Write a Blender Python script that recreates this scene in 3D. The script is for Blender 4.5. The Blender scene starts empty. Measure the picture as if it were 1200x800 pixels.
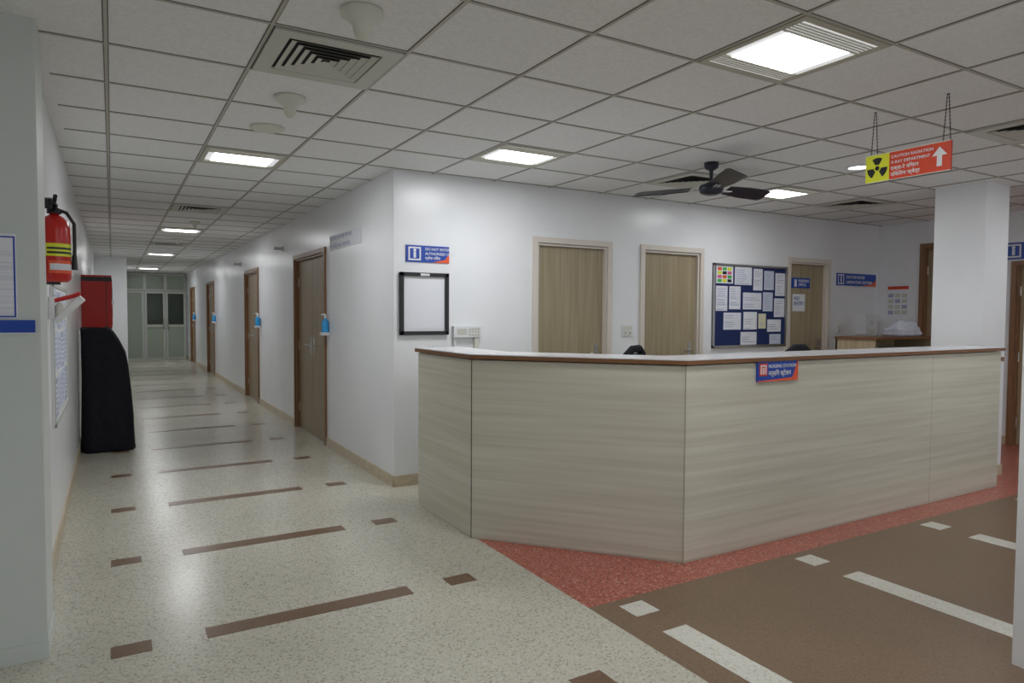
import bpy, math, random
from mathutils import Matrix, Vector
random.seed(7)
scene=bpy.context.scene
scene.view_settings.view_transform='Standard'
H=2.54; XW=1.94; YW=5.17; XE=8.45; XL=-0.30; YEND=22.6
TX,X0,TY,Y0=.57,-.005,.572,2.84

# ------------------------------------------------------------ materials
def mat(name,col,rough=.5,metal=0,emit=0,ecol=None,noise=None,bump=0,spec=.5):
    m=bpy.data.materials.new(name);m.use_nodes=True;nt=m.node_tree;b=nt.nodes['Principled BSDF']
    b.inputs['Base Color'].default_value=(*col,1);b.inputs['Roughness'].default_value=rough;b.inputs['Metallic'].default_value=metal
    b.inputs['Specular IOR Level'].default_value=spec
    if emit:
        b.inputs['Emission Color'].default_value=(*(ecol or col),1);b.inputs['Emission Strength'].default_value=emit
        m.cycles.emission_sampling='NONE'
    if noise:
        sc,col2,lo,hi=noise
        tc=nt.nodes.new('ShaderNodeTexCoord');mp=nt.nodes.new('ShaderNodeMapping');n=nt.nodes.new('ShaderNodeTexNoise');r=nt.nodes.new('ShaderNodeValToRGB')
        mp.inputs['Scale'].default_value=sc if isinstance(sc,tuple) else (sc,sc,sc)
        n.inputs['Scale'].default_value=1;n.inputs['Detail'].default_value=4
        nt.links.new(tc.outputs['Object'],mp.inputs[0]);nt.links.new(mp.outputs[0],n.inputs['Vector']);nt.links.new(n.outputs['Fac'],r.inputs[0])
        r.color_ramp.elements[0].position=lo;r.color_ramp.elements[0].color=(*col,1)
        r.color_ramp.elements[1].position=hi;r.color_ramp.elements[1].color=(*col2,1)
        nt.links.new(r.outputs[0],b.inputs['Base Color'])
        if bump:
            bp=nt.nodes.new('ShaderNodeBump');bp.inputs['Strength'].default_value=bump;bp.inputs['Distance'].default_value=.01
            nt.links.new(n.outputs['Fac'],bp.inputs['Height']);nt.links.new(bp.outputs[0],b.inputs['Normal'])
    return m
def terrazzo(name,base,chips,rough,scale=90,thr=.0,mix=.8):
    m=bpy.data.materials.new(name);m.use_nodes=True;nt=m.node_tree;b=nt.nodes['Principled BSDF']
    tc=nt.nodes.new('ShaderNodeTexCoord')
    v=nt.nodes.new('ShaderNodeTexVoronoi');v.inputs['Scale'].default_value=scale
    sep=nt.nodes.new('ShaderNodeSeparateColor');r=nt.nodes.new('ShaderNodeValToRGB');r.color_ramp.interpolation='CONSTANT'
    els=r.color_ramp.elements
    els[0].position=0;els[0].color=(*base,1)
    els[1].position=.55;els[1].color=(*chips[0],1)
    for i,c in enumerate(chips[1:]):
        e=els.new(.68+.11*i);e.color=(*c,1)
    nt.links.new(tc.outputs['Object'],v.inputs['Vector']);nt.links.new(v.outputs['Color'],sep.inputs[0]);nt.links.new(sep.outputs[0],r.inputs[0])
    n=nt.nodes.new('ShaderNodeTexNoise');n.inputs['Scale'].default_value=1.3;n.inputs['Detail'].default_value=5
    nt.links.new(tc.outputs['Object'],n.inputs['Vector'])
    r2=nt.nodes.new('ShaderNodeValToRGB');r2.color_ramp.elements[0].position=.3;r2.color_ramp.elements[0].color=(.88,.88,.88,1);r2.color_ramp.elements[1].position=.7;r2.color_ramp.elements[1].color=(1,1,1,1)
    nt.links.new(n.outputs['Fac'],r2.inputs[0])
    mx=nt.nodes.new('ShaderNodeMix');mx.data_type='RGBA';mx.blend_type='MULTIPLY';mx.inputs[0].default_value=1
    nt.links.new(r.outputs[0],mx.inputs[6]);nt.links.new(r2.outputs[0],mx.inputs[7]);nt.links.new(mx.outputs[2],b.inputs['Base Color'])
    b.inputs['Roughness'].default_value=rough
    return m
M={}
M['wall']=mat('wall_paint',(.82,.83,.85),.28,noise=(2.0,(.86,.865,.88),.35,.65),bump=.03)
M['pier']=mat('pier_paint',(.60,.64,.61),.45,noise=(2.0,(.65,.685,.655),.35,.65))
M['tile']=mat('ceiling_tile',(.81,.81,.80),.9,noise=(60,(.88,.88,.87),.35,.65),bump=.12)
M['tbar']=mat('tbar_metal',(.50,.48,.42),.5)
M['gap']=mat('tile_edge',(.16,.15,.13),.8)
M['terr']=terrazzo('beige_terrazzo',(.60,.58,.485),[(.525,.50,.41),(.665,.65,.565),(.42,.39,.31),(.62,.58,.465)],.23,120)
M['red']=terrazzo('red_terrazzo',(.48,.13,.09),[(.34,.085,.06),(.56,.21,.15),(.25,.07,.05),(.62,.34,.27)],.3,115)
M['brown']=terrazzo('brown_terrazzo',(.225,.15,.095),[(.20,.135,.085),(.25,.17,.107),(.18,.12,.076),(.24,.165,.105)],.3,140)
M['stripe']=terrazzo('brown_inlay',(.19,.11,.062),[(.17,.098,.055),(.21,.125,.073),(.15,.085,.05),(.2,.12,.065)],.3,140)
M['winlay']=terrazzo('white_inlay',(.72,.71,.64),[(.66,.65,.57),(.78,.77,.71),(.58,.55,.47),(.72,.69,.6)],.3,120)
M['skirt']=mat('skirting_tan',(.52,.44,.31),.35,noise=(20,(.60,.50,.36),.4,.6))
M['lam']=mat('laminate_pale_wood',(.56,.53,.43),.4,noise=((.9,.9,36),(.66,.635,.535),.34,.66))
M['lamtop']=mat('laminate_white_top',(.74,.74,.76),.25)
M['edge']=mat('brown_edge_band',(.20,.09,.035),.4)
M['seam']=mat('dark_seam',(.06,.05,.04),.7)
M['seaml']=mat('light_seam',(.38,.35,.28),.7)
M['door']=mat('door_veneer',(.31,.25,.15),.42,noise=((42,42,1.2),(.39,.325,.215),.35,.65))
M['doordk']=mat('door_veneer_brown',(.27,.20,.11),.4,noise=((42,42,1.2),(.36,.27,.165),.35,.65))
M['casing']=mat('cream_casing',(.70,.64,.57),.4)
M['casingbr']=mat('teak_casing',(.20,.095,.042),.35,noise=((40,40,1.5),(.27,.135,.065),.35,.65))
M['steel']=mat('brushed_steel',(.6,.6,.6),.3,1)
M['alu']=mat('aluminium_frame',(.55,.58,.53),.4,.2)
M['glassdk']=mat('dark_glass',(.05,.065,.05),.12)
M['glassgr']=mat('frosted_glass',(.36,.42,.34),.25)
M['white']=mat('white_plastic',(.78,.79,.80),.35)
M['offw']=mat('offwhite_plastic',(.70,.70,.62),.5)
M['paper']=mat('paper',(.80,.81,.87),.7,noise=((1,1,160),(.68,.70,.78),.42,.62))
M['papery']=mat('paper_pale_yellow',(.72,.70,.50),.7)
M['paperb']=mat('paper_grey_blue',(.58,.62,.74),.7)
M['paper2']=mat('paper_plain',(.80,.81,.86),.7)
M['print']=mat('print_grey_blue',(.40,.43,.58),.7)
M['black']=mat('black_plastic',(.012,.012,.014),.4)
M['fabric']=mat('black_cover_fabric',(.008,.008,.013),.85,noise=(30,(.014,.014,.021),.3,.7),bump=.4,spec=.25)
M['blue']=mat('sign_blue',(.015,.065,.40),.35)
M['navy']=mat('felt_navy',(.010,.024,.11),.9)
M['orange']=mat('sign_orange',(.80,.11,.03),.4)
M['redp']=mat('red_enamel',(.55,.015,.01),.28)
M['signred']=mat('sign_red',(.66,.06,.02),.4)
M['yellow']=mat('sign_yellow',(.75,.78,.03),.45)
M['green']=mat('print_green',(.05,.45,.08),.5)
M['pink']=mat('print_pink',(.7,.12,.3),.5)
M['cyan']=mat('sanitizer_blue',(.03,.35,.75),.25)
M['grille']=mat('grille_grey',(.60,.60,.54),.5)
M['dark']=mat('duct_dark',(.03,.03,.03),.9)
M['frame_l']=mat('troffer_frame',(.52,.50,.42),.5)
M['lamp']=mat('fluorescent_diffuser',(1,1,1),.5,emit=6,ecol=(.93,.97,1))
M['lamp2']=mat('fluorescent_louver',(.7,.7,.68),.5,emit=.5,ecol=(.95,.97,1))
M['fan']=mat('fan_dark_metal',(.025,.028,.045),.3,.3)
M['chain']=mat('chain_metal',(.05,.045,.04),.5,.6)
M['cabinet']=mat('cabinet_wood',(.42,.33,.2),.45,noise=((30,30,2),(.5,.4,.26),.35,.65))
M['cloth']=mat('folded_linen',(.75,.77,.86),.9,noise=(25,(.62,.64,.76),.35,.65),bump=.5)
M['sky']=mat('window_daylight_glass',(.8,.9,1),.3,emit=1.2,ecol=(.85,.93,1))  # glowing pane for the added, unseen south windows

# ------------------------------------------------------------ mesh builder
I4=Matrix.Identity(4)
def frame(face,o):
    o=Vector(o)
    c={'-Y':((1,0,0),(0,0,1),(0,-1,0)),'-X':((0,-1,0),(0,0,1),(-1,0,0)),'+X':((0,1,0),(0,0,1),(1,0,0)),'+Y':((-1,0,0),(0,0,1),(0,1,0))}[face]
    m=Matrix.Identity(4)
    for j in range(3):
        for i in range(3): m[i][j]=c[j][i]
        m[j][3]=o[j]
    return m
class MB:
    def __init__(s,Mx=I4): s.v=[];s.f=[];s.m=[];s.mats=[];s.M=Mx;s.sm=[]
    def mi(s,k):
        if k not in s.mats: s.mats.append(k)
        return s.mats.index(k)
    def add(s,vs,fs,k,smooth=False):
        b=len(s.v);s.v+=[tuple(s.M@Vector(p)) for p in vs]
        i=s.mi(k)
        for f in fs: s.f.append([b+q for q in f]);s.m.append(i);s.sm.append(smooth)
    def box(s,a,b,k):
        x0,x1=sorted((a[0],b[0]));y0,y1=sorted((a[1],b[1]));z0,z1=sorted((a[2],b[2]))
        s.add([(x0,y0,z0),(x1,y0,z0),(x1,y1,z0),(x0,y1,z0),(x0,y0,z1),(x1,y0,z1),(x1,y1,z1),(x0,y1,z1)],
              [(0,3,2,1),(4,5,6,7),(0,1,5,4),(1,2,6,5),(2,3,7,6),(3,0,4,7)],k)
    def prism(s,poly,z0,z1,k):
        n=len(poly);s.add([(x,y,z0) for x,y in poly]+[(x,y,z1) for x,y in poly],
          [tuple(range(n))[::-1],tuple(range(n,2*n))]+[(i,(i+1)%n,n+(i+1)%n,n+i) for i in range(n)],k)
    def tube(s,path,radii,k,n=12,caps=True,smooth=True):
        path=[Vector(p) for p in path]
        if not hasattr(radii,'__len__'): radii=[radii]*len(path)
        vs=[];prev=None
        for i,p in enumerate(path):
            t=(path[min(i+1,len(path)-1)]-path[max(i-1,0)]).normalized()
            if prev is None: a=t.orthogonal().normalized()
            else: a=(prev-t*prev.dot(t)).normalized()
            prev=a;b=t.cross(a)
            for j in range(n):
                q=2*math.pi*j/n;vs.append(p+(a*math.cos(q)+b*math.sin(q))*radii[i])
        fs=[]
        for i in range(len(path)-1):
            for j in range(n):
                fs.append((i*n+j,i*n+(j+1)%n,(i+1)*n+(j+1)%n,(i+1)*n+j))
        s.add(vs,fs,k,smooth)
        if caps: s.add([vs[j] for j in range(n)],[tuple(range(n))[::-1]],k);L=len(path)-1;s.add([vs[L*n+j] for j in range(n)],[tuple(range(n))],k)
    def lathe(s,c,prof,k,n=28):
        c=Vector(c)
        vs=[c+Vector((r*math.cos(2*math.pi*j/n),r*math.sin(2*math.pi*j/n),z)) for r,z in prof for j in range(n)]
        fs=[(i*n+j,i*n+(j+1)%n,(i+1)*n+(j+1)%n,(i+1)*n+j) for i in range(len(prof)-1) for j in range(n)]
        s.add(vs,fs,k,True)
    def done(s,name,bevel=0,parent=None):
        me=bpy.data.meshes.new(name);me.from_pydata(s.v,[],s.f);
        for k in s.mats: me.materials.append(M[k])
        for p,i,sm in zip(me.polygons,s.m,s.sm): p.material_index=i;p.use_smooth=sm
        me.update();o=bpy.data.objects.new(name,me);scene.collection.objects.link(o)
        if bevel:
            bv=o.modifiers.new('b','BEVEL');bv.width=bevel;bv.segments=2;bv.limit_method='ANGLE'
        if parent: o.parent=parent
        return o
def text(parent,face,o,body,size,k,align='LEFT'):
    cu=bpy.data.curves.new('lettering','FONT');cu.body=body;cu.size=size;cu.align_x=align;cu.extrude=.0004;cu.offset=size*.012;cu.resolution_u=4
    cu.materials.append(M[k]);ob=bpy.data.objects.new('lettering',cu);scene.collection.objects.link(ob)
    ob.matrix_world=frame(face,o);ob.parent=parent
    return ob

# ------------------------------------------------------------ room shell
fb=MB()
def fl(x0,y0,x1,y1,k): fb.add([(x0,y0,0),(x1,y0,0),(x1,y1,0),(x0,y1,0)],[(0,1,2,3)],k)
fl(-1.3,-3.1,1.94,5.17,'terr');fl(-.5,5.17,2.2,YEND+.1,'terr')
fl(1.94,-3.1,8.6,2.57,'brown')
fl(1.94,2.57,6.3,3.0,'red');fl(1.94,3.0,2.75,3.78,'red')
fl(6.3,2.57,8.6,5.3,'red')
fl(2.75,3.0,6.3,3.78,'terr');fl(1.94,3.78,6.3,5.3,'terr')
fb.done('floor')
st=MB()
def inlay(mb,x0,x1,y0,y1,k): mb.box((x0,y0,0),(x1,y1,.0012),k)
for n in range(-4,17):
    y=3.19+1.155*n
    inlay(st,.333,1.281,y-.055,y+.055,'stripe')
    inlay(st,.0485-.075,.0485+.075,y-.055,y+.055,'stripe')
    inlay(st,1.56-.075,1.56+.075,y-.055,y+.055,'stripe')
for n in range(5):
    x=2.148+1.291*n
    for y in (2.445,.6):
        inlay(st,x-.07,x+.07,y-.065,y+.065,'winlay');inlay(st,x-.07,x+.07,y-1.15,y-.235,'winlay')
st.done('trim_floor_inlays')

def wall(name,face,o,L,th,ops,k='wall',z1=H):
    mb=MB(frame(face,o));u=0
    for a,b,h in sorted(ops):
        mb.box((u,0,-th),(a,z1,0),k);mb.box((a,h,-th),(b,z1,0),k);u=b
    mb.box((u,0,-th),(L,z1,0),k)
    return mb.done(name)
def skirt(name,face,o,L,ops,h=.09):
    mb=MB(frame(face,o));u=0
    for a,b,_ in sorted(ops)+[(L,L,0)]:
        if a>u: mb.box((u,0,0),(a,h,.012),'skirt')
        u=b
    mb.done(name)
# back wall: u = X-XW
bd=[(3.24,4.13,2.09),(4.49,5.35,2.09),(6.69,7.47,2.07)]
ops=[(a-XW+.05,b-XW-.05,h-.05) for a,b,h in bd]
wall('wall_back','-Y',(XW,YW,0),XE-XW,.14,ops)
skirt('baseboard_back','-Y',(XW,YW,0),XE-XW,[(a-.05,b+.05,0) for a,b,_ in ops])
# corridor right wall faces -X ; u = YEND - Y
cd=[(7.15,8.58,2.09),(10.95,12.19,2.09),(16.2,17.5,2.09),(20.2,21.4,2.09)]
cops=[(YEND-b+.05,YEND-a-.05,h-.05) for a,b,h in cd]
wall('wall_corridor_right','-X',(XW,YEND,0),YEND-YW-.14,.14,cops)
skirt('baseboard_corridor_right','-X',(XW,YEND,0),YEND-YW,[(a-.05,b+.05,0) for a,b,_ in cops])
# left walls
wall('wall_corridor_left','+X',(XL,3.6,0),16.5-3.6,.3,[])
skirt('baseboard_corridor_left','+X',(XL,3.6,0),16.5-3.6,[])
mb=MB();mb.box((XL-.3,16.5,0),(.28,YEND,H),'wall');mb.done('wall_corridor_left_far')
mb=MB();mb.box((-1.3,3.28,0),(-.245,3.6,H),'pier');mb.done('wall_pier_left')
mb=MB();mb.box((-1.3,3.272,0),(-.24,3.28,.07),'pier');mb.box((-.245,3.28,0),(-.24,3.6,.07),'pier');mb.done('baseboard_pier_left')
wall('wall_left','+X',(-1.2,-3,0),6.28,.15,[])
# south wall with two unseen windows, added to brighten ceiling and hall ; u = XE - X
added_wins=[(1.0,3.2),(4.2,6.4)]
mb=MB(frame('+Y',(XE,-3,0)));u=0
for a,b in added_wins+[(XE+1.2,XE+1.2)]:
    mb.box((u,0,-.15),(a,H,0),'wall')
    if b>a: mb.box((a,0,-.15),(b,.9,0),'wall');mb.box((a,2.2,-.15),(b,H,0),'wall')
    u=b
mb.done('wall_south')
for i,(a,b) in enumerate(added_wins):
    mb=MB(frame('+Y',(XE,-3,0)))
    for q in ((a,.9,b,.95),(a,2.15,b,2.2),(a,.95,a+.05,2.15),(b-.05,.95,b,2.15),((a+b)/2-.025,.95,(a+b)/2+.025,2.15)): mb.box((q[0],q[1],-.1),(q[2],q[3],-.04),'alu')
    mb.box((a+.05,.95,-.08),(b-.05,2.15,-.075),'sky')
    wo=mb.done('window_%d'%(i+1))
    L=bpy.data.lights.new('window_daylight','AREA');L.shape='RECTANGLE';L.size=b-a-.1;L.size_y=1.2;L.energy=10;L.color=(.90,.95,1)  # fill lamp set in the added window, lifts the ceiling
    lo=bpy.data.objects.new('window_daylight',L);scene.collection.objects.link(lo);lo.location=(XE-(a+b)/2,-3.03,1.55)
    lo.rotation_euler=Vector((0,1,0)).to_track_quat('-Z','Z').to_euler();lo.parent=wo
# east wall faces -X ; u = YW - Y
ed=[(3.78,4.64,2.27),(2.7,3.66,2.0)]
eops=[(YW-b+.05,YW-a-.05,h-.05) for a,b,h in ed]
wall('wall_east','-X',(XE,YW,0),YW+3,.15,eops)
skirt('baseboard_east','-X',(XE,YW,0),YW+3,[(a-.05,b+.05,0) for a,b,_ in eops])
wall('wall_corridor_end','-Y',(.28,YEND,0),XW-.28+.14,.15,[])
mb=MB();mb.box((-1.3,-3.15,H),(XE+.15,YW+.14,H+.1),'tile');mb.box((-.6,YW+.14,H),(XW+.14,YEND+.15,H+.1),'tile');mb.done('ceiling')
# T-bar grid
g=MB()
def bars(x0,x1,y0,y1):
    n=math.ceil((x0-X0)/TX)
    while X0+n*TX<x1:
        x=X0+n*TX;g.box((x-.0105,y0,H-.002),(x+.0105,y1,H),'gap');g.box((x-.0065,y0,H-.005),(x+.0065,y1,H-.0015),'tbar');n+=1
    n=math.ceil((y0-Y0)/TY)
    while Y0+n*TY<y1:
        y=Y0+n*TY;g.box((x0,y-.0105,H-.002),(x1,y+.0105,H),'gap');g.box((x0,y-.0065,H-.0045),(x1,y+.0065,H-.0015),'tbar');n+=1
bars(-1.2,XE,-3,3.28);bars(-.24,XE,3.28,YW);bars(XL,XW,YW,16.5);bars(.28,XW,16.5,YEND)
g.done('trim_ceiling_grid')

# ------------------------------------------------------------ ceiling fixtures
def tile(i,j): return X0+i*TX,Y0+j*TY
def troffer(i,j,P=10):
    x,y=tile(i,j);mb=MB();z=H-.008
    a,b,c,d=x+.012,x+TX-.012,y+.012,y+TY-.012
    t=.03
    for q in (((a,c),(b,c+t)),((a,d-t),(b,d)),((a,c+t),(a+t,d-t)),((b-t,c+t),(b,d-t))):
        mb.box((*q[0],z),(*q[1],H),'frame_l')
    a+=t;b-=t;c+=t;d-=t
    mb.box((a,c,z+.003),(b,d,H),'lamp2')
    for k in range(1,5):
        for e in (c,d-.09):
            yy=e+.09*k/5;mb.box((a,yy-.003,z-.002),(b,yy+.003,z+.003),'frame_l')
    mb.box((a+.045,c+.095,z-.001),(b-.045,d-.095,z+.003),'lamp')
    mb.box((a,c+.088,z-.004),(b,c+.095,z+.003),'frame_l');mb.box((a,d-.095,z-.004),(b,d-.088,z+.003),'frame_l')
    o=mb.done('ceiling_light_panel')
    L=bpy.data.lights.new('lamp','AREA');L.shape='RECTANGLE';L.size=b-a-.092;L.size_y=d-c-.192;L.energy=P;L.color=(.96,.98,1)
    lo=bpy.data.objects.new('lamp',L);scene.collection.objects.link(lo);lo.location=((a+b)/2,(c+d)/2,z-.0025);lo.parent=o
for i,j,P in [(4,-2,11),(4,2,13),(1,4,12),(1,13,12),(1,21,12),(1,30,13),(9,2,8),(9,-2,9),(1,-4,8),(4,-6,7),(9,-6,6),(12,-2,5)]: troffer(i,j,P)  # panels outside the view are added to brighten the hall
def diffuser(i,j):
    x,y=tile(i,j);mb=MB();z=H-.012
    cx,cy=x+TX/2,y+TY/2;h=TX/2-.014
    def ring(r0,z0,r1,z1,k):
        vs=[(cx+sx*r0,cy+sy*r0,z0) for sx,sy in((-1,-1),(1,-1),(1,1),(-1,1))]+[(cx+sx*r1,cy+sy*r1,z1) for sx,sy in((-1,-1),(1,-1),(1,1),(-1,1))]
        mb.add(vs,[(q,4+q,4+(q+1)%4,(q+1)%4) for q in range(4)],k)
    mb.box((x+.012,y+.012,H-.003),(x+TX-.012,y+TY-.012,H),'dark')
    ring(h,z,h-.07,z,'grille');ring(h,z,h,H,'grille')
    ring(h-.07,z,h-.075,H,'grille')
    for w in (.188,.152,.116,.080,.044):
        ring(w,z-.002,w-.026,z+.007,'grille');ring(w-.026,z+.007,w,z-.001,'grille')
    ring(.012,z,.0,z,'grille')
    mb.done('air_diffuser')
for ij in [(1,0),(1,9),(7,2),(11,2),(8,-2),(1,17)]: diffuser(*ij)
def detector(x,y,s=1):
    mb=MB();mb.lathe((x,y,H),[(0.0,0),(.08*s,0),(.08*s,-.02*s),(.06*s,-.03*s),(.035*s,-.055*s),(.03*s,-.085*s),(.018*s,-.105*s),(0.0001,-.108*s)],'offw')
    mb.done('smoke_detector')
detector(.83,2.55);detector(.83,3.75);detector(.92,9.5,.8);detector(.9,11.8,.8)
mb=MB();mb.lathe((.84,4.43,H),[(0,0),(.1,0),(.1,-.012),(.08,-.018),(.07,-.014),(.0001,-.016)],'offw');mb.done('ceiling_speaker')
mb=MB();mb.lathe((4.95,3.2,H),[(0,-.004),(.075,-.004)],'lamp');mb.lathe((4.95,3.2,H),[(.075,-.004),(.078,-.012),(.095,-.010),(.1,0)],'white');mb.done('ceiling_downlight')
# fan
fx,fy,fz=3.9,3.7,2.345
mb=MB()
mb.lathe((fx,fy,0),[(0.0001,H),(.055,H),(.05,H-.04),(.015,H-.06),(.012,fz+.06),(.04,fz+.045),(.08,fz+.03),(.092,fz),(.08,fz-.03),(.04,fz-.045),(.0001,fz-.047)],'fan')
for a in (240,120,0):
    a=math.radians(a);c,s_=math.cos(a),math.sin(a)
    def P(r,w,z): return (fx+c*r-s_*w,fy+s_*r+c*w,fz+z)
    mb.add([P(.07,-.02,-.01),P(.07,.02,-.01),P(.2,.025,-.005),P(.2,-.025,-.005),P(.07,-.02,-.004),P(.07,.02,-.004),P(.2,.025,.001),P(.2,-.025,.001)],[(0,3,2,1),(4,5,6,7),(0,1,5,4),(1,2,6,5),(2,3,7,6),(3,0,4,7)],'steel')
    pr=[(.16,-.05,.035),(.16,.045,-.005),(.35,.062,-.012),(.58,.07,-.012),(.6,.045,-.006),(.6,-.055,.035),(.55,-.065,.042),(.35,-.062,.042)]
    t=[P(r,w,z-.012) for r,w,z in pr]+[P(r,w,z-.006) for r,w,z in pr];n=len(pr)
    mb.add(t,[tuple(range(n))[::-1],tuple(range(n,2*n))]+[(i,(i+1)%n,n+(i+1)%n,n+i) for i in range(n)],'fan')
mb.done('ceiling_fan')
# hanging sign, faces -X ; board plane X=3.7 ; u = 2.35 - Y
F=frame('-X',(3.7,2.35,2.145));mb=MB(F);W,Hs=.455,.155
mb.box((0,0,-.012),(W,Hs,0),'signred');mb.box((0,0,0),(.135,Hs,.001),'yellow')
mb.box((0,0,-.014),(W,.004,.002),'offw');mb.box((0,Hs-.004,-.014),(W,Hs,.002),'offw')
cx,cy=.0675,Hs/2
mb.add([(cx+.013*math.cos(t*math.pi/8),cy+.013*math.sin(t*math.pi/8),.0018) for t in range(16)],[tuple(range(16))],'black')
for b in (90,210,330):
    vs=[]
    for t in range(9):
        q=math.radians(b-30+60*t/8);vs.append((cx+.058*math.cos(q),cy+.058*math.sin(q),.0018))
    for t in range(8,-1,-1):
        q=math.radians(b-30+60*t/8);vs.append((cx+.02*math.cos(q),cy+.02*math.sin(q),.0018))
    mb.add(vs,[tuple(range(18))],'black')
ax=.40
mb.add([(ax-.013,.03,.0018),(ax+.013,.03,.0018),(ax+.013,.085,.0018),(ax+.038,.085,.0018),(ax,.13,.0018),(ax-.038,.085,.0018),(ax-.013,.085,.0018)],[tuple(range(7))],'white')
for u in (.045,.43):
    for du in (-.018,.018):
        z0=Hs;z1=H-2.145;N=26
        for k in range(N):
            t0=k/N;t1=(k+.75)/N
            a=(u+du*(1-t0*.8),z0+(z1-z0)*t0,-.006);b=(u+du*(1-t1*.8),z0+(z1-z0)*t1,-.006)
            mb.tube([a,b],.0034 if k%2 else .0022,'chain',6)
o=mb.done('hanging_radiation_sign')
text(o,'-X',(3.7-.0018,2.35-.145,2.145+.118),'CAUTION RADIATION',.022,'white')
text(o,'-X',(3.7-.0018,2.35-.145,2.145+.088),'X-RAY DEPARTMENT',.022,'white')
text(o,'-X',(3.7-.0018,2.35-.145,2.145+.053),'एक्स-रे विभाग',.028,'white')
text(o,'-X',(3.7-.0018,2.35-.145,2.145+.020),'विकिरण क्षेत्र',.028,'white')

# ------------------------------------------------------------ doors
dn=[0]
def door(F,u0,u1,h,cas,leaf,split=None,cw=.05,sidelock=1):
    mb=MB(F);e=.002
    mb.box((u0,0,0),(u0+cw,h,.02),cas);mb.box((u1-cw,0,0),(u1,h,.02),cas);mb.box((u0+cw,h-cw,0),(u1-cw,h,.02),cas)
    a,b,t=u0+cw+e,u1-cw-e,h-cw-e
    mb.box((a,0,-.12),(a+.02,t,.0),cas);mb.box((b-.02,0,-.12),(b,t,0),cas);mb.box((a+.02,t-.02,-.12),(b-.02,t,0),cas)
    a+=.022;b-=.022;t-=.022
    parts=[(a,b)] if split is None else [(a,a+(b-a)*split-.003),(a+(b-a)*split+.003,b)]
    for i,(p,q) in enumerate(parts):
        mb.box((p,.006,-.075),(q,t,-.035),leaf)
        hu=(q-.07) if i==0 else p+.07
        mb.box((hu-.02,.92,-.035),(hu+.02,1.12,-.03),'steel')
        mb.tube([(hu,1.03,-.03),(hu,1.03,.01),(hu-(.1 if i==0 else -.1),1.03,.01)],.009,'steel',8)
        for z in (.25,t/2,t-.25):
            k=p if i==0 else q; mb.tube([(k,z-.05,-.033),(k,z+.05,-.033)],.007,'steel',6)
    mb.box((a,.001,-.13),(b,t,-.08),'seam')
    dn[0]+=1
    return mb.done('door_%d'%dn[0])
Fb=frame('-Y',(XW,YW,0))
for a,b,h in bd:
    d3=door(Fb,a-XW,b-XW,h,'casing','door')
mb=MB(frame('-Y',(0,YW+.034,0)));mb.box((6.80,1.72,0),(7.14,1.84,.006),'blue');mb.box((6.86,1.735,.006),(6.9,1.82,.0075),'white');mb.box((6.84,1.45,0),(7.06,1.65,.004),'paper2')
o=mb.done('room_name_sign')
text(o,'-Y',(6.93,YW+.034-.0065,1.79),'NURSING\nOFFICE',.045,'white')
text(o,'-Y',(6.86,YW+.034-.0045,1.58),'NO\nENTRY',.06,'blue')
Fc=frame('-X',(XW,YEND,0))
for i,(a,b,h) in enumerate(cd): door(Fc,YEND-b,YEND-a,h,'casingbr','doordk' ,split=.5)
Fe=frame('-X',(XE,YW,0))
for a,b,h in ed: door(Fe,YW-b,YW-a,h,'casingbr','doordk')
# end of corridor glazed partition
mb=MB(frame('-Y',(0,YEND,0)))
def fr(u0,u1,v0,v1,w,inner,d=.06):
    mb.box((u0,v0,0),(u0+w,v1,d),'alu');mb.box((u1-w,v0,0),(u1,v1,d),'alu');mb.box((u0+w,v0,0),(u1-w,v0+w,d),'alu');mb.box((u0+w,v1-w,0),(u1-w,v1,d),'alu')
    mb.box((u0+w,v0+w,.01),(u1-w,v1-w,.02),inner)
fr(.29,.80,0,2.0,.05,'glassgr')
for (a,b) in ((.82,1.36),(1.37,1.91)):
    fr(a,b,0,2.0,.06,'glassdk');mb.box((a+.06,.95,.02),(b-.06,1.03,.06),'alu');mb.box((a+.06,.06,.015),(b-.06,.95,.03),'glassgr')
for k in range(3): fr(.29+k*.54,.29+(k+1)*.54,2.02,2.52,.04,'glassgr')
mb.tube([(1.31,.9,.06),(1.31,.9,.1),(1.31,1.2,.1),(1.31,1.2,.06)],.012,'steel');mb.tube([(1.42,.9,.06),(1.42,.9,.1),(1.42,1.2,.1),(1.42,1.2,.06)],.012,'steel')
mb.done('door_8')

# ------------------------------------------------------------ columns
mb=MB();mb.box((6.4,2.98,0),(6.79,3.40,H),'wall');mb.box((6.39,2.97,0),(6.8,3.41,.09),'skirt');mb.done('square_column')
mb=MB();mb.box((3.11,.9,0),(3.5,1.3,H),'wall');mb.done('square_column')

# ------------------------------------------------------------ nursing counter
def offset(pts,d):
    out=[]
    for i,p in enumerate(pts):
        ns=[]
        for a,b in ((i-1,i),(i,i+1)):
            if a<0 or b>=len(pts): continue
            t=(Vector(pts[b])-Vector(pts[a])).normalized();ns.append(Vector((-t.y,t.x)))
        if len(ns)==1: n=ns[0];out.append(tuple(Vector(p)+n*d))
        else:
            n=(ns[0]+ns[1]);n/=(1+ns[0].dot(ns[1]));out.append(tuple(Vector(p)+n*d))
    return out
CP=[(1.9125,4.60),(1.9125,3.75),(2.75,2.77),(6.26,2.77)]
mb=MB()
def strip(d0,d1,z0,z1,k,pts=CP):
    A_=offset(pts,d0);B_=offset(pts,d1)
    for i in range(len(pts)-1):
        q=[A_[i],A_[i+1],B_[i+1],B_[i]];mb.prism(q,z0,z1,k)
strip(.004,.26,.0,1.115,'lam')
strip(.0,.003,.012,1.112,'lam')
CT=[(1.9125,4.62),(1.9125,3.75),(2.75,2.77),(6.29,2.77)]
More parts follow.
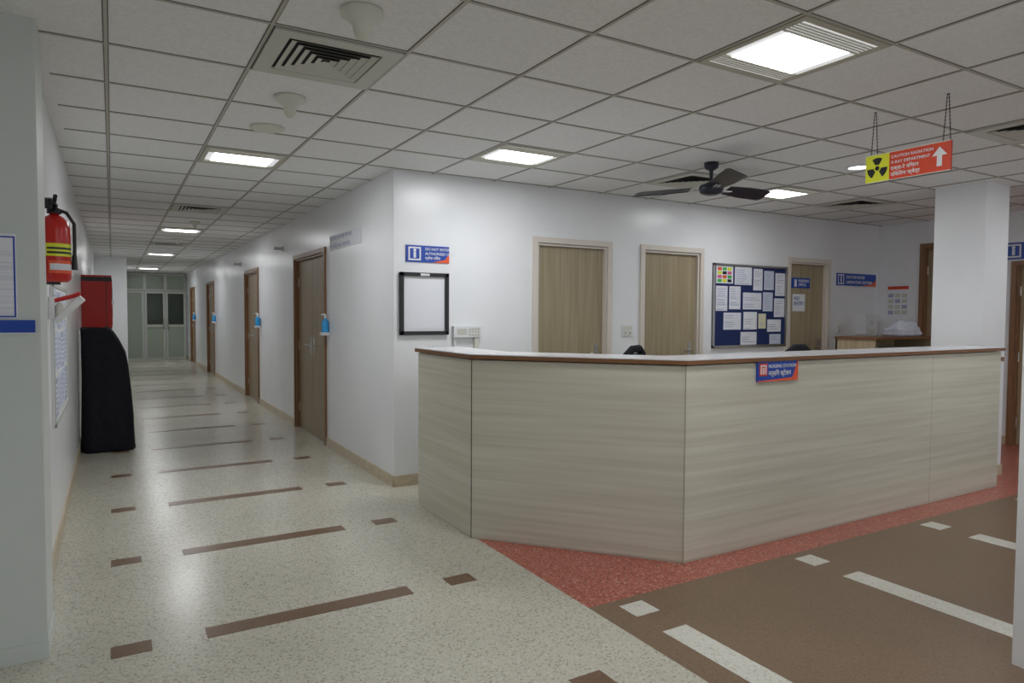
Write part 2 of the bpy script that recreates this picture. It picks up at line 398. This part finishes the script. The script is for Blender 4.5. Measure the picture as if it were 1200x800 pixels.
strip(-.02,.34,1.122,1.145,'edge',CT)
strip(-.017,.337,1.1455,1.151,'lamtop',CT)
strip(.26,.85,.72,.75,'lamtop');strip(.80,.82,.0,.72,'lam')
# seams
for x in (5.25,):
    mb.box((x-.0015,2.7695,.01),(x+.0015,2.7705,1.11),'seaml')
for x,y,k in ((1.9125,3.75,'seam'),(2.75,2.77,'seaml')):
    mb.tube([(x-.0005,y-.0005,.0),(x-.0005,y-.0005,1.115)],.0028,k,6)
mb.box((6.262,2.80,1.03),(6.385,3.0,1.065),'edge')
mb.done('nursing_station_counter')
F=frame('-Y',(3.32,2.768,1.0));mb=MB(F)
mb.box((0,0,0),(.37,.13,.012),'blue')
mb.prism([(0,0),(.37,0),(.37,.02),(0,.005)],.012,.013,'orange');mb.prism([(.30,0),(.37,0),(.37,.13),(.35,.09),(.33,.04)],.012,.0132,'orange')
mb.box((.015,.035,.012),(.085,.11,.0135),'signred')
for q in ((.025,.045,.033,.1),(.067,.045,.075,.1),(.033,.092,.067,.1),(.041,.045,.047,.085),(.053,.045,.059,.085)): mb.box((q[0],q[1],.0135),(q[2],q[3],.0145),'white')
o=mb.done('nursing_station_sign')
text(o,'-Y',(3.32+.095,2.768-.0135,1.082),'NURSING STATION',.029,'white');text(o,'-Y',(3.32+.095,2.768-.0135,1.035),'नर्सिंग स्टेशन',.04,'white')

# ------------------------------------------------------------ back wall items
def wallsign(name,face,o,w,h,lines,pict=True,corner=True):
    mb=MB(frame(face,o));mb.box((0,0,.001),(w,h,.01),'blue')
    if corner: mb.prism([(w*.6,0),(w,0),(w,h*.55),(w*.9,h*.2)],.01,.011,'orange')
    if pict:
        s=h*.8;mb.box((.02,h*.1,.01),(.02+s,h*.9,.011),'white');mb.box((.02+s*.12,h*.1+s*.12,.011),(.02+s*.88,h*.1+s*.88,.012),'blue')
        mb.box((.02+s*.4,h*.25,.012),(.02+s*.6,h*.6,.013),'white');mb.tube([(.02+s*.5,h*.7,.0125),(.02+s*.5,h*.7,.0135)],s*.12,'white',12)
    ob=mb.done(name)
    T=frame(face,o)
    for i,l in enumerate(lines):
        p=T@Vector((h*1.0+.03,h-(i+1)*h*.82/len(lines),.0115));text(ob,face,tuple(p),l,h*.66/len(lines),'white')
    return ob
wallsign('pictogram_sign','-Y',(2.04,YW,1.815),.38,.135,['DO NOT ENTER','AUTHORISED ONLY','प्रवेश निषेध'])
wallsign('direction_sign','-Y',(7.60,YW,1.77),.80,.15,['DOCTOR ROOM','LABORATORY SECTION'])
wallsign('ward_name_sign','-X',(XE,3.74,2.02),.55,.18,['WARD','EXIT'])
mb=MB(frame('-Y',(1.985,YW-.001,1.225)));W_,H_=.425,.505
for q in ((0,0,W_,.03),(0,H_-.03,W_,H_),(0,0,.03,H_),(W_-.03,0,W_,H_)): mb.box((q[0],q[1],0),(q[2],q[3],.03),'black')
mb.box((.03,.03,0),(W_-.03,H_-.03,.01),'white');mb.box((.05,.05,.01),(W_-.05,H_-.05,.012),'paper2');mb.box((.17,H_-.028,.03),(.25,H_-.01,.035),'steel')
mb.done('framed_whiteboard',bevel=.003)
mb=MB(frame('-Y',(2.45,YW-.001,1.0)));mb.box((0,.2,0),(.26,.295,.04),'white');mb.box((.03,.225,.04),(.12,.275,.042),'grille')
for r in range(3):
    for c in range(4): mb.box((.14+c*.027,.215+r*.024,.04),(.16+c*.027,.231+r*.024,.044),'grille')
mb.box((.01,.0,0),(.03,.2,.02),'white');mb.box((.2,.05,0),(.24,.2,.03),'offw')
mb.done('intercom_panel',bevel=.003)
def switch(o,w=.13,cols=2):
    mb=MB(frame('-Y',o));mb.box((0,0,0),(w,.11,.012),'white')
    for c in range(cols):
        for r in (0,1): mb.box((.015+c*.055,.012+r*.048,.012),(.058+c*.055,.05+r*.048,.017),'offw')
        mb.box((.03+c*.055,.025,.017),(.04+c*.055,.035,.018),'black')
    mb.done('light_switch_plate',bevel=.002)
switch((4.27,YW-.001,1.19));switch((7.62,YW-.001,1.19),.08,1)
# notice board
bw,bh=1.17,.90;mb=MB(frame('-Y',(5.49,YW-.001,1.05)))
mb.box((0,0,0),(bw,bh,.015),'navy')
for q in ((0,0,bw,.022),(0,bh-.022,bw,bh),(0,0,.022,bh),(bw-.022,0,bw,bh)): mb.box((q[0],q[1],.0),(q[2],q[3],.028),'steel')
pp=[(836,311,855,331),(857,311,877,332),(879,312,890,338),(892,314,904,337),(906,316,918,344),(836,334,849,363),(851,334,864,361),(867,341,889,361),(891,340,903,363),(905,347,918,370),(845,365,865,385),(868,364,884,385),(865,388,884,405),(897,373,914,388),(900,391,914,404),(886,366,895,384)]
kinds=['paper2','paper','paper','paperb','paper','paper','paper','paper','paperb','paper','paper','paper2','paper','paper','paperb','papery']
for i,(a,b,c,d) in enumerate(pp):
    u0=max(.025,(a-833)/87*bw);u1=min(bw-.025,(c-833)/87*bw);v1=bh-(b-308)/98*bh;v0=max(.025,bh-(d-308)/98*bh)
    mb.box((u0,v0,.015),(u1,v1,.017),kinds[i])
    if i==0:
        for r in range(4):
            for c2 in range(3): mb.box((u0+.02+c2*.075,v0+.012+r*.042,.017),(u0+.08+c2*.075,v0+.045+r*.042,.0185),['green','pink','yellow','orange','black'][(r+c2*2)%5])
    else:
        for r in range(int((v1-v0)/.024)-1):
            if random.random()<.8: mb.box((u0+.02,v1-.03-r*.024,.017),(u0+.02+(u1-u0-.04)*random.uniform(.5,1),v1-.037-r*.024,.0176),'print')
mb.done('notice_board')
mb=MB(frame('-Y',(8.02,YW-.001,1.17)));mb.prism([(0,0),(.22,0),(.24,.05),(.24,.25),(0,.25)],0,.13,'white');mb.box((.03,.0,.13),(.20,.06,.135),'offw');mb.box((.10,.12,.13),(.14,.17,.133),'grille');mb.done('paper_towel_dispenser',bevel=.012)
mb=MB(frame('-X',(XE,5.05,1.37)));mb.box((0,0,0),(.30,.43,.004),'paper2');mb.box((.02,.36,.004),(.28,.40,.005),'signred')
for r in range(4):
    for c in range(3): mb.box((.03+c*.085,.05+r*.07,.004),(.095+c*.085,.1+r*.07,.005),'grille' if (r+c)%3 else 'print')
mb.done('instruction_poster')
# storage cabinet behind the counter with linen
mb=MB();x0,x1,y0,y1=6.85,7.95,4.20,4.65
mb.box((x0,y0,0),(x0+.02,y1,1.15),'cabinet');mb.box((x1-.02,y0,0),(x1,y1,1.15),'cabinet');mb.box((x0,y1-.02,0),(x1,y1,1.15),'cabinet')
mb.box((x0-.02,y0-.02,1.15),(x1+.02,y1,1.175),'edge')
for z in (.05,.45,.8,1.02): mb.box((x0+.02,y0+.01,z),(x1-.02,y1-.02,z+.02),'cabinet')
mb.box((x0+.01,y0,.06),(x0+.51,y0+.018,.98),'cabinet');mb.box((x0+.52,y0,.06),(x1-.01,y0+.018,.98),'cabinet')
mb.tube([(x0+.46,y0-.02,.5),(x0+.46,y0-.02,.65)],.006,'steel');mb.tube([(x0+.57,y0-.02,.5),(x0+.57,y0-.02,.65)],.006,'steel')
mb.done('storage_cabinet')
mb=MB()
def blob(c,lv,k,amp=.06,seed=1,p=3.0):
    rnd=random.Random(seed);ph=[rnd.uniform(0,6.28) for _ in range(4)];vs=[];n=48
    for (z,ax_,ay,ox,oy) in lv:
        for j in range(n):
            t=2*math.pi*j/n;cs,sn=math.cos(t),math.sin(t)
            r=1/((abs(cs)**p+abs(sn)**p)**(1/p))
            w=1+amp*(math.sin(7*t+ph[0]+z*2)*.5+math.sin(13*t+ph[1]-z*3)*.35+math.sin(21*t+ph[2])*.2)
            vs.append((c[0]+ox+cs*r*ax_*w,c[1]+oy+sn*r*ay*w,c[2]+z+.01*math.sin(3*t+ph[3])*(z>.05)))
    L=len(lv);fs=[(i*n+j,i*n+(j+1)%n,(i+1)*n+(j+1)%n,(i+1)*n+j) for i in range(L-1) for j in range(n)]
    fs.append(tuple((L-1)*n+j for j in range(n)));fs.append(tuple(range(n))[::-1])
    mb.add(vs,fs,k,True)
blob((7.64,4.38,1.178),[(0,.2,.14,0,0),(.03,.23,.16,0,0),(.055,.2,.14,0,0),(.06,.21,.15,-.01,0),(.09,.2,.13,.0,0),(.10,.17,.11,.02,0),(.14,.15,.1,.03,0),(.165,.09,.07,.03,0)],'cloth',.05,3)
mb.done('folded_linen_bundle')
# office chairs
def chair(x,y,rot):
    mb=MB(Matrix.Translation((x,y,0))@Matrix.Rotation(rot,4,'Z'))
    for k in range(5):
        a=2*math.pi*k/5;mb.tube([(0,0,.09),(.27*math.cos(a),.27*math.sin(a),.065)],[.025,.016],'black',8)
        mb.tube([(.27*math.cos(a)-.015,.27*math.sin(a),.028),(.27*math.cos(a)+.015,.27*math.sin(a),.028)],.028,'black',12)
    mb.tube([(0,0,.08),(0,0,.43)],.025,'steel',12)
    mb.box((-.23,-.22,.43),(.23,.22,.50),'fabric')
    mb.tube([(0,.2,.45),(0,.27,.55),(0,.27,.75)],.02,'black',8)
    mb.prism([(-.2,.22),(.2,.22),(.16,.28),(-.16,.28)],.68,1.09,'fabric')
    mb.tube([(-.19,.25,1.08),(-.08,.26,1.13),(.08,.26,1.13),(.19,.25,1.08)],.03,'fabric',12)
    for s in(-1,1):
        mb.tube([(s*.24,0,.47),(s*.28,.05,.55),(s*.28,.05,.68)],.014,'black',8);mb.box((s*.28-.03,-.12,.68),(s*.28+.03,.14,.71),'black')
    mb.done('office_chair',bevel=.015)
chair(3.42,4.35,math.radians(-150));chair(4.95,3.98,math.radians(190))

# ------------------------------------------------------------ corridor wall items
for y in (7.03,10.8,15.9,20.0):
    F=frame('-X',(XW-.001,y,1.18));mb=MB(F)
    mb.box((-.045,-.01,0),(.045,.02,.09),'white');mb.box((-.045,.0,0),(.045,.12,.006),'white')
    mb.tube([(0,.02,.045),(0,.13,.045),(0,.15,.045),(0,.165,.045)],[.036,.036,.02,.014],'cyan',14)
    mb.tube([(0,.165,.045),(0,.20,.045),(0,.205,.05),(0,.2,.085)],[.014,.01,.01,.006],'white',8)
    mb.done('hand_sanitizer_dispenser')
F=frame('-X',(XW,7.0,2.03));mb=MB(F);mb.box((0,0,0),(1.02,.15,.004),'paper2');o=mb.done('corridor_text_sign')
text(o,'-X',(XW-.0045,6.98,2.13),'INTENSIVE CARE UNIT VISITORS',.05,'print');text(o,'-X',(XW-.0045,6.98,2.05),'गहन चिकित्सा इकाई  CARE AREA',.05,'print')
for y in (9.2,12.6):
    mb=MB(frame('-X',(XW,y,2.2)));mb.box((-.015,0,0),(.015,.06,.02),'alu');mb.box((-.006,.01,.02),(.006,.05,.12),'alu');mb.done('projecting_sign_bracket')

# ------------------------------------------------------------ left wall items
F=frame('-Y',(0,3.28,0));mb=MB(F);mb.box((-.50,1.372,0),(-.318,1.70,.005),'paper2');mb.box((-.50,1.376,.005),(-.322,1.69,.0055),'blue');mb.box((-.495,1.382,.0055),(-.328,1.684,.006),'paper')
o=mb.done('framed_notice_poster')
mb=MB(F);mb.box((-.52,1.315,0),(-.262,1.365,.012),'blue');mb.box((-.52,1.312,.0),(-.262,1.316,.014),'white');mb.done('blue_guard_strip')
# fire extinguisher
ex,ey=-.23,3.92;mb=MB();z0=1.54
mb.lathe((ex,ey,z0),[(.0001,0),(.05,0),(.062,.012),(.065,.02),(.065,.25),(.058,.285),(.035,.31),(.02,.318),(.018,.335),(.0001,.336)],'redp')
mb.lathe((ex,ey,z0),[(.03,.325),(.03,.345),(.016,.35),(.016,.37),(.0001,.371)],'black')
mb.box((ex-.012,ey-.07,z0+.36),(ex+.012,ey+.02,z0+.372),'black');mb.tube([(ex,ey,z0+.37),(ex+.01,ey-.07,z0+.40)],.009,'black',8)
mb.tube([(ex-.02,ey-.03,z0+.345),(ex-.02,ey-.045,z0+.39)],.016,'black',10)
mb.tube([(ex,ey,z0+.35),(ex+.05,ey-.01,z0+.33),(ex+.08,ey-.01,z0+.28),(ex+.08,ey,z0+.18),(ex+.078,ey,z0+.10)],.008,'black',8)
mb.tube([(ex+.078,ey,z0+.13),(ex+.078,ey,z0+.06)],[.010,.014],'black',8)
def label(r,a0,a1,za,zb,k):
    n=16;vs=[];
    for j in range(n+1):
        a=math.radians(a0+(a1-a0)*j/n)
        for z in (za,zb): vs.append((ex+r*math.cos(a),ey+r*math.sin(a),z0+z))
    mb.add(vs,[(2*j,2*j+2,2*j+3,2*j+1) for j in range(n)],k,True)
label(.0658,-130,20,.12,.18,'yellow');label(.0662,-115,0,.132,.142,'black');label(.0662,-115,0,.152,.162,'black')
label(.0658,-110,0,.04,.10,'orange');label(.0662,-105,-10,.055,.085,'paper')
mb.box((XL+.001,ey-.03,z0+.1),(ex-.06,ey+.03,z0+.16),'black');mb.box((XL+.001,ey-.03,z0-.012),(ex+.02,ey+.03,z0-.002),'black')
mb.done('fire_extinguisher')
# elbow dispenser below extinguisher
mb=MB()
mb.box((XL+.001,4.47,1.36),(-.27,4.54,1.48),'white');mb.tube([(-.27,4.5,1.46),(-.20,4.49,1.48),(-.15,4.48,1.50)],.012,'redp',8)
mb.tube([(-.245,4.5,1.36),(-.245,4.5,1.43),(-.245,4.5,1.45)],[.024,.024,.01],'offw',14);mb.tube([(-.27,4.5,1.345),(-.14,4.47,1.475)],.02,'white',10)
mb.done('elbow_soap_dispenser')
mb=MB(frame('+X',(XL+.001,4.62,.74)));BW,BH=1.28,.82
mb.box((0,0,0),(BW,BH,.012),'white')
for q in ((0,0,BW,.02),(0,BH-.02,BW,BH),(0,0,.02,BH),(BW-.02,0,BW,BH)): mb.box((q[0],q[1],.012),(q[2],q[3],.018),'alu')
for c in range(4):
    for r in range(3):
        a=.05+c*.30+random.uniform(-.015,.015);b=.05+r*.255+random.uniform(-.01,.01)
        mb.box((a,b,.012),(a+.25,b+.225,.0135),'paperb' if (c+r)%3 else 'print')
        for l in range(6): mb.box((a+.02,b+.03+l*.03,.0135),(a+.02+random.uniform(.12,.21),b+.042+l*.03,.014),'print' if (c+r)%3 else 'paper2')
mb.done('pinned_paper_whiteboard')
# fire hose cabinet
mb=MB(frame('+X',(XL+.001,9.2,1.20)));mb.box((0,0,0),(.6,.62,.30),'redp');mb.box((.04,.04,.3),(.56,.58,.305),'signred');mb.box((.12,.14,.305),(.48,.5,.307),'glassdk');mb.box((-.001,.55,.0),(0,.6,.3),'black');mb.box((.02,.28,.3),(.035,.34,.32),'steel')
mb.box((-.004,.0,.24),(0,.62,.245),'black')
mb.done('fire_hose_cabinet')
# black covered equipment
mb=MB();cx,cy=-.05,8.1
blob((cx,cy,0),[(0.0,.235,.26,0,0),(.04,.23,.26,0,0),(.3,.225,.25,.0,0),(.6,.212,.24,-.01,0),(.85,.20,.22,-.02,0),(.98,.19,.2,-.03,0),(1.1,.165,.18,-.055,0),(1.18,.145,.16,-.078,0),(1.222,.13,.145,-.095,0),(1.236,.115,.12,-.1,0)],'fabric',.05,5,5.0)
mb.done('covered_equipment_trolley')

# ------------------------------------------------------------ camera
yaw,pitch,roll=.5308,.0405,.0055
sp,cp=math.sin(yaw),math.cos(yaw);s_,c_=math.sin(pitch),math.cos(pitch)
Fv=Vector((sp*c_,cp*c_,-s_));R=Vector((cp,-sp,0));U=Vector((sp*s_,cp*s_,c_))
R2=R*math.cos(roll)+U*math.sin(roll);U2=U*math.cos(roll)-R*math.sin(roll)
cam=bpy.data.cameras.new('camera');co=bpy.data.objects.new('camera',cam);scene.collection.objects.link(co)
m=Matrix.Identity(4)
for i in range(3): m[i][0]=R2[i];m[i][1]=U2[i];m[i][2]=-Fv[i]
m[2][3]=1.4
co.matrix_world=m;cam.sensor_width=36;cam.lens=798.3*36/1200;cam.clip_start=.05
scene.camera=co
w=bpy.data.worlds.new('world');scene.world=w;w.use_nodes=True;w.node_tree.nodes['Background'].inputs[0].default_value=(.02,.02,.02,1)
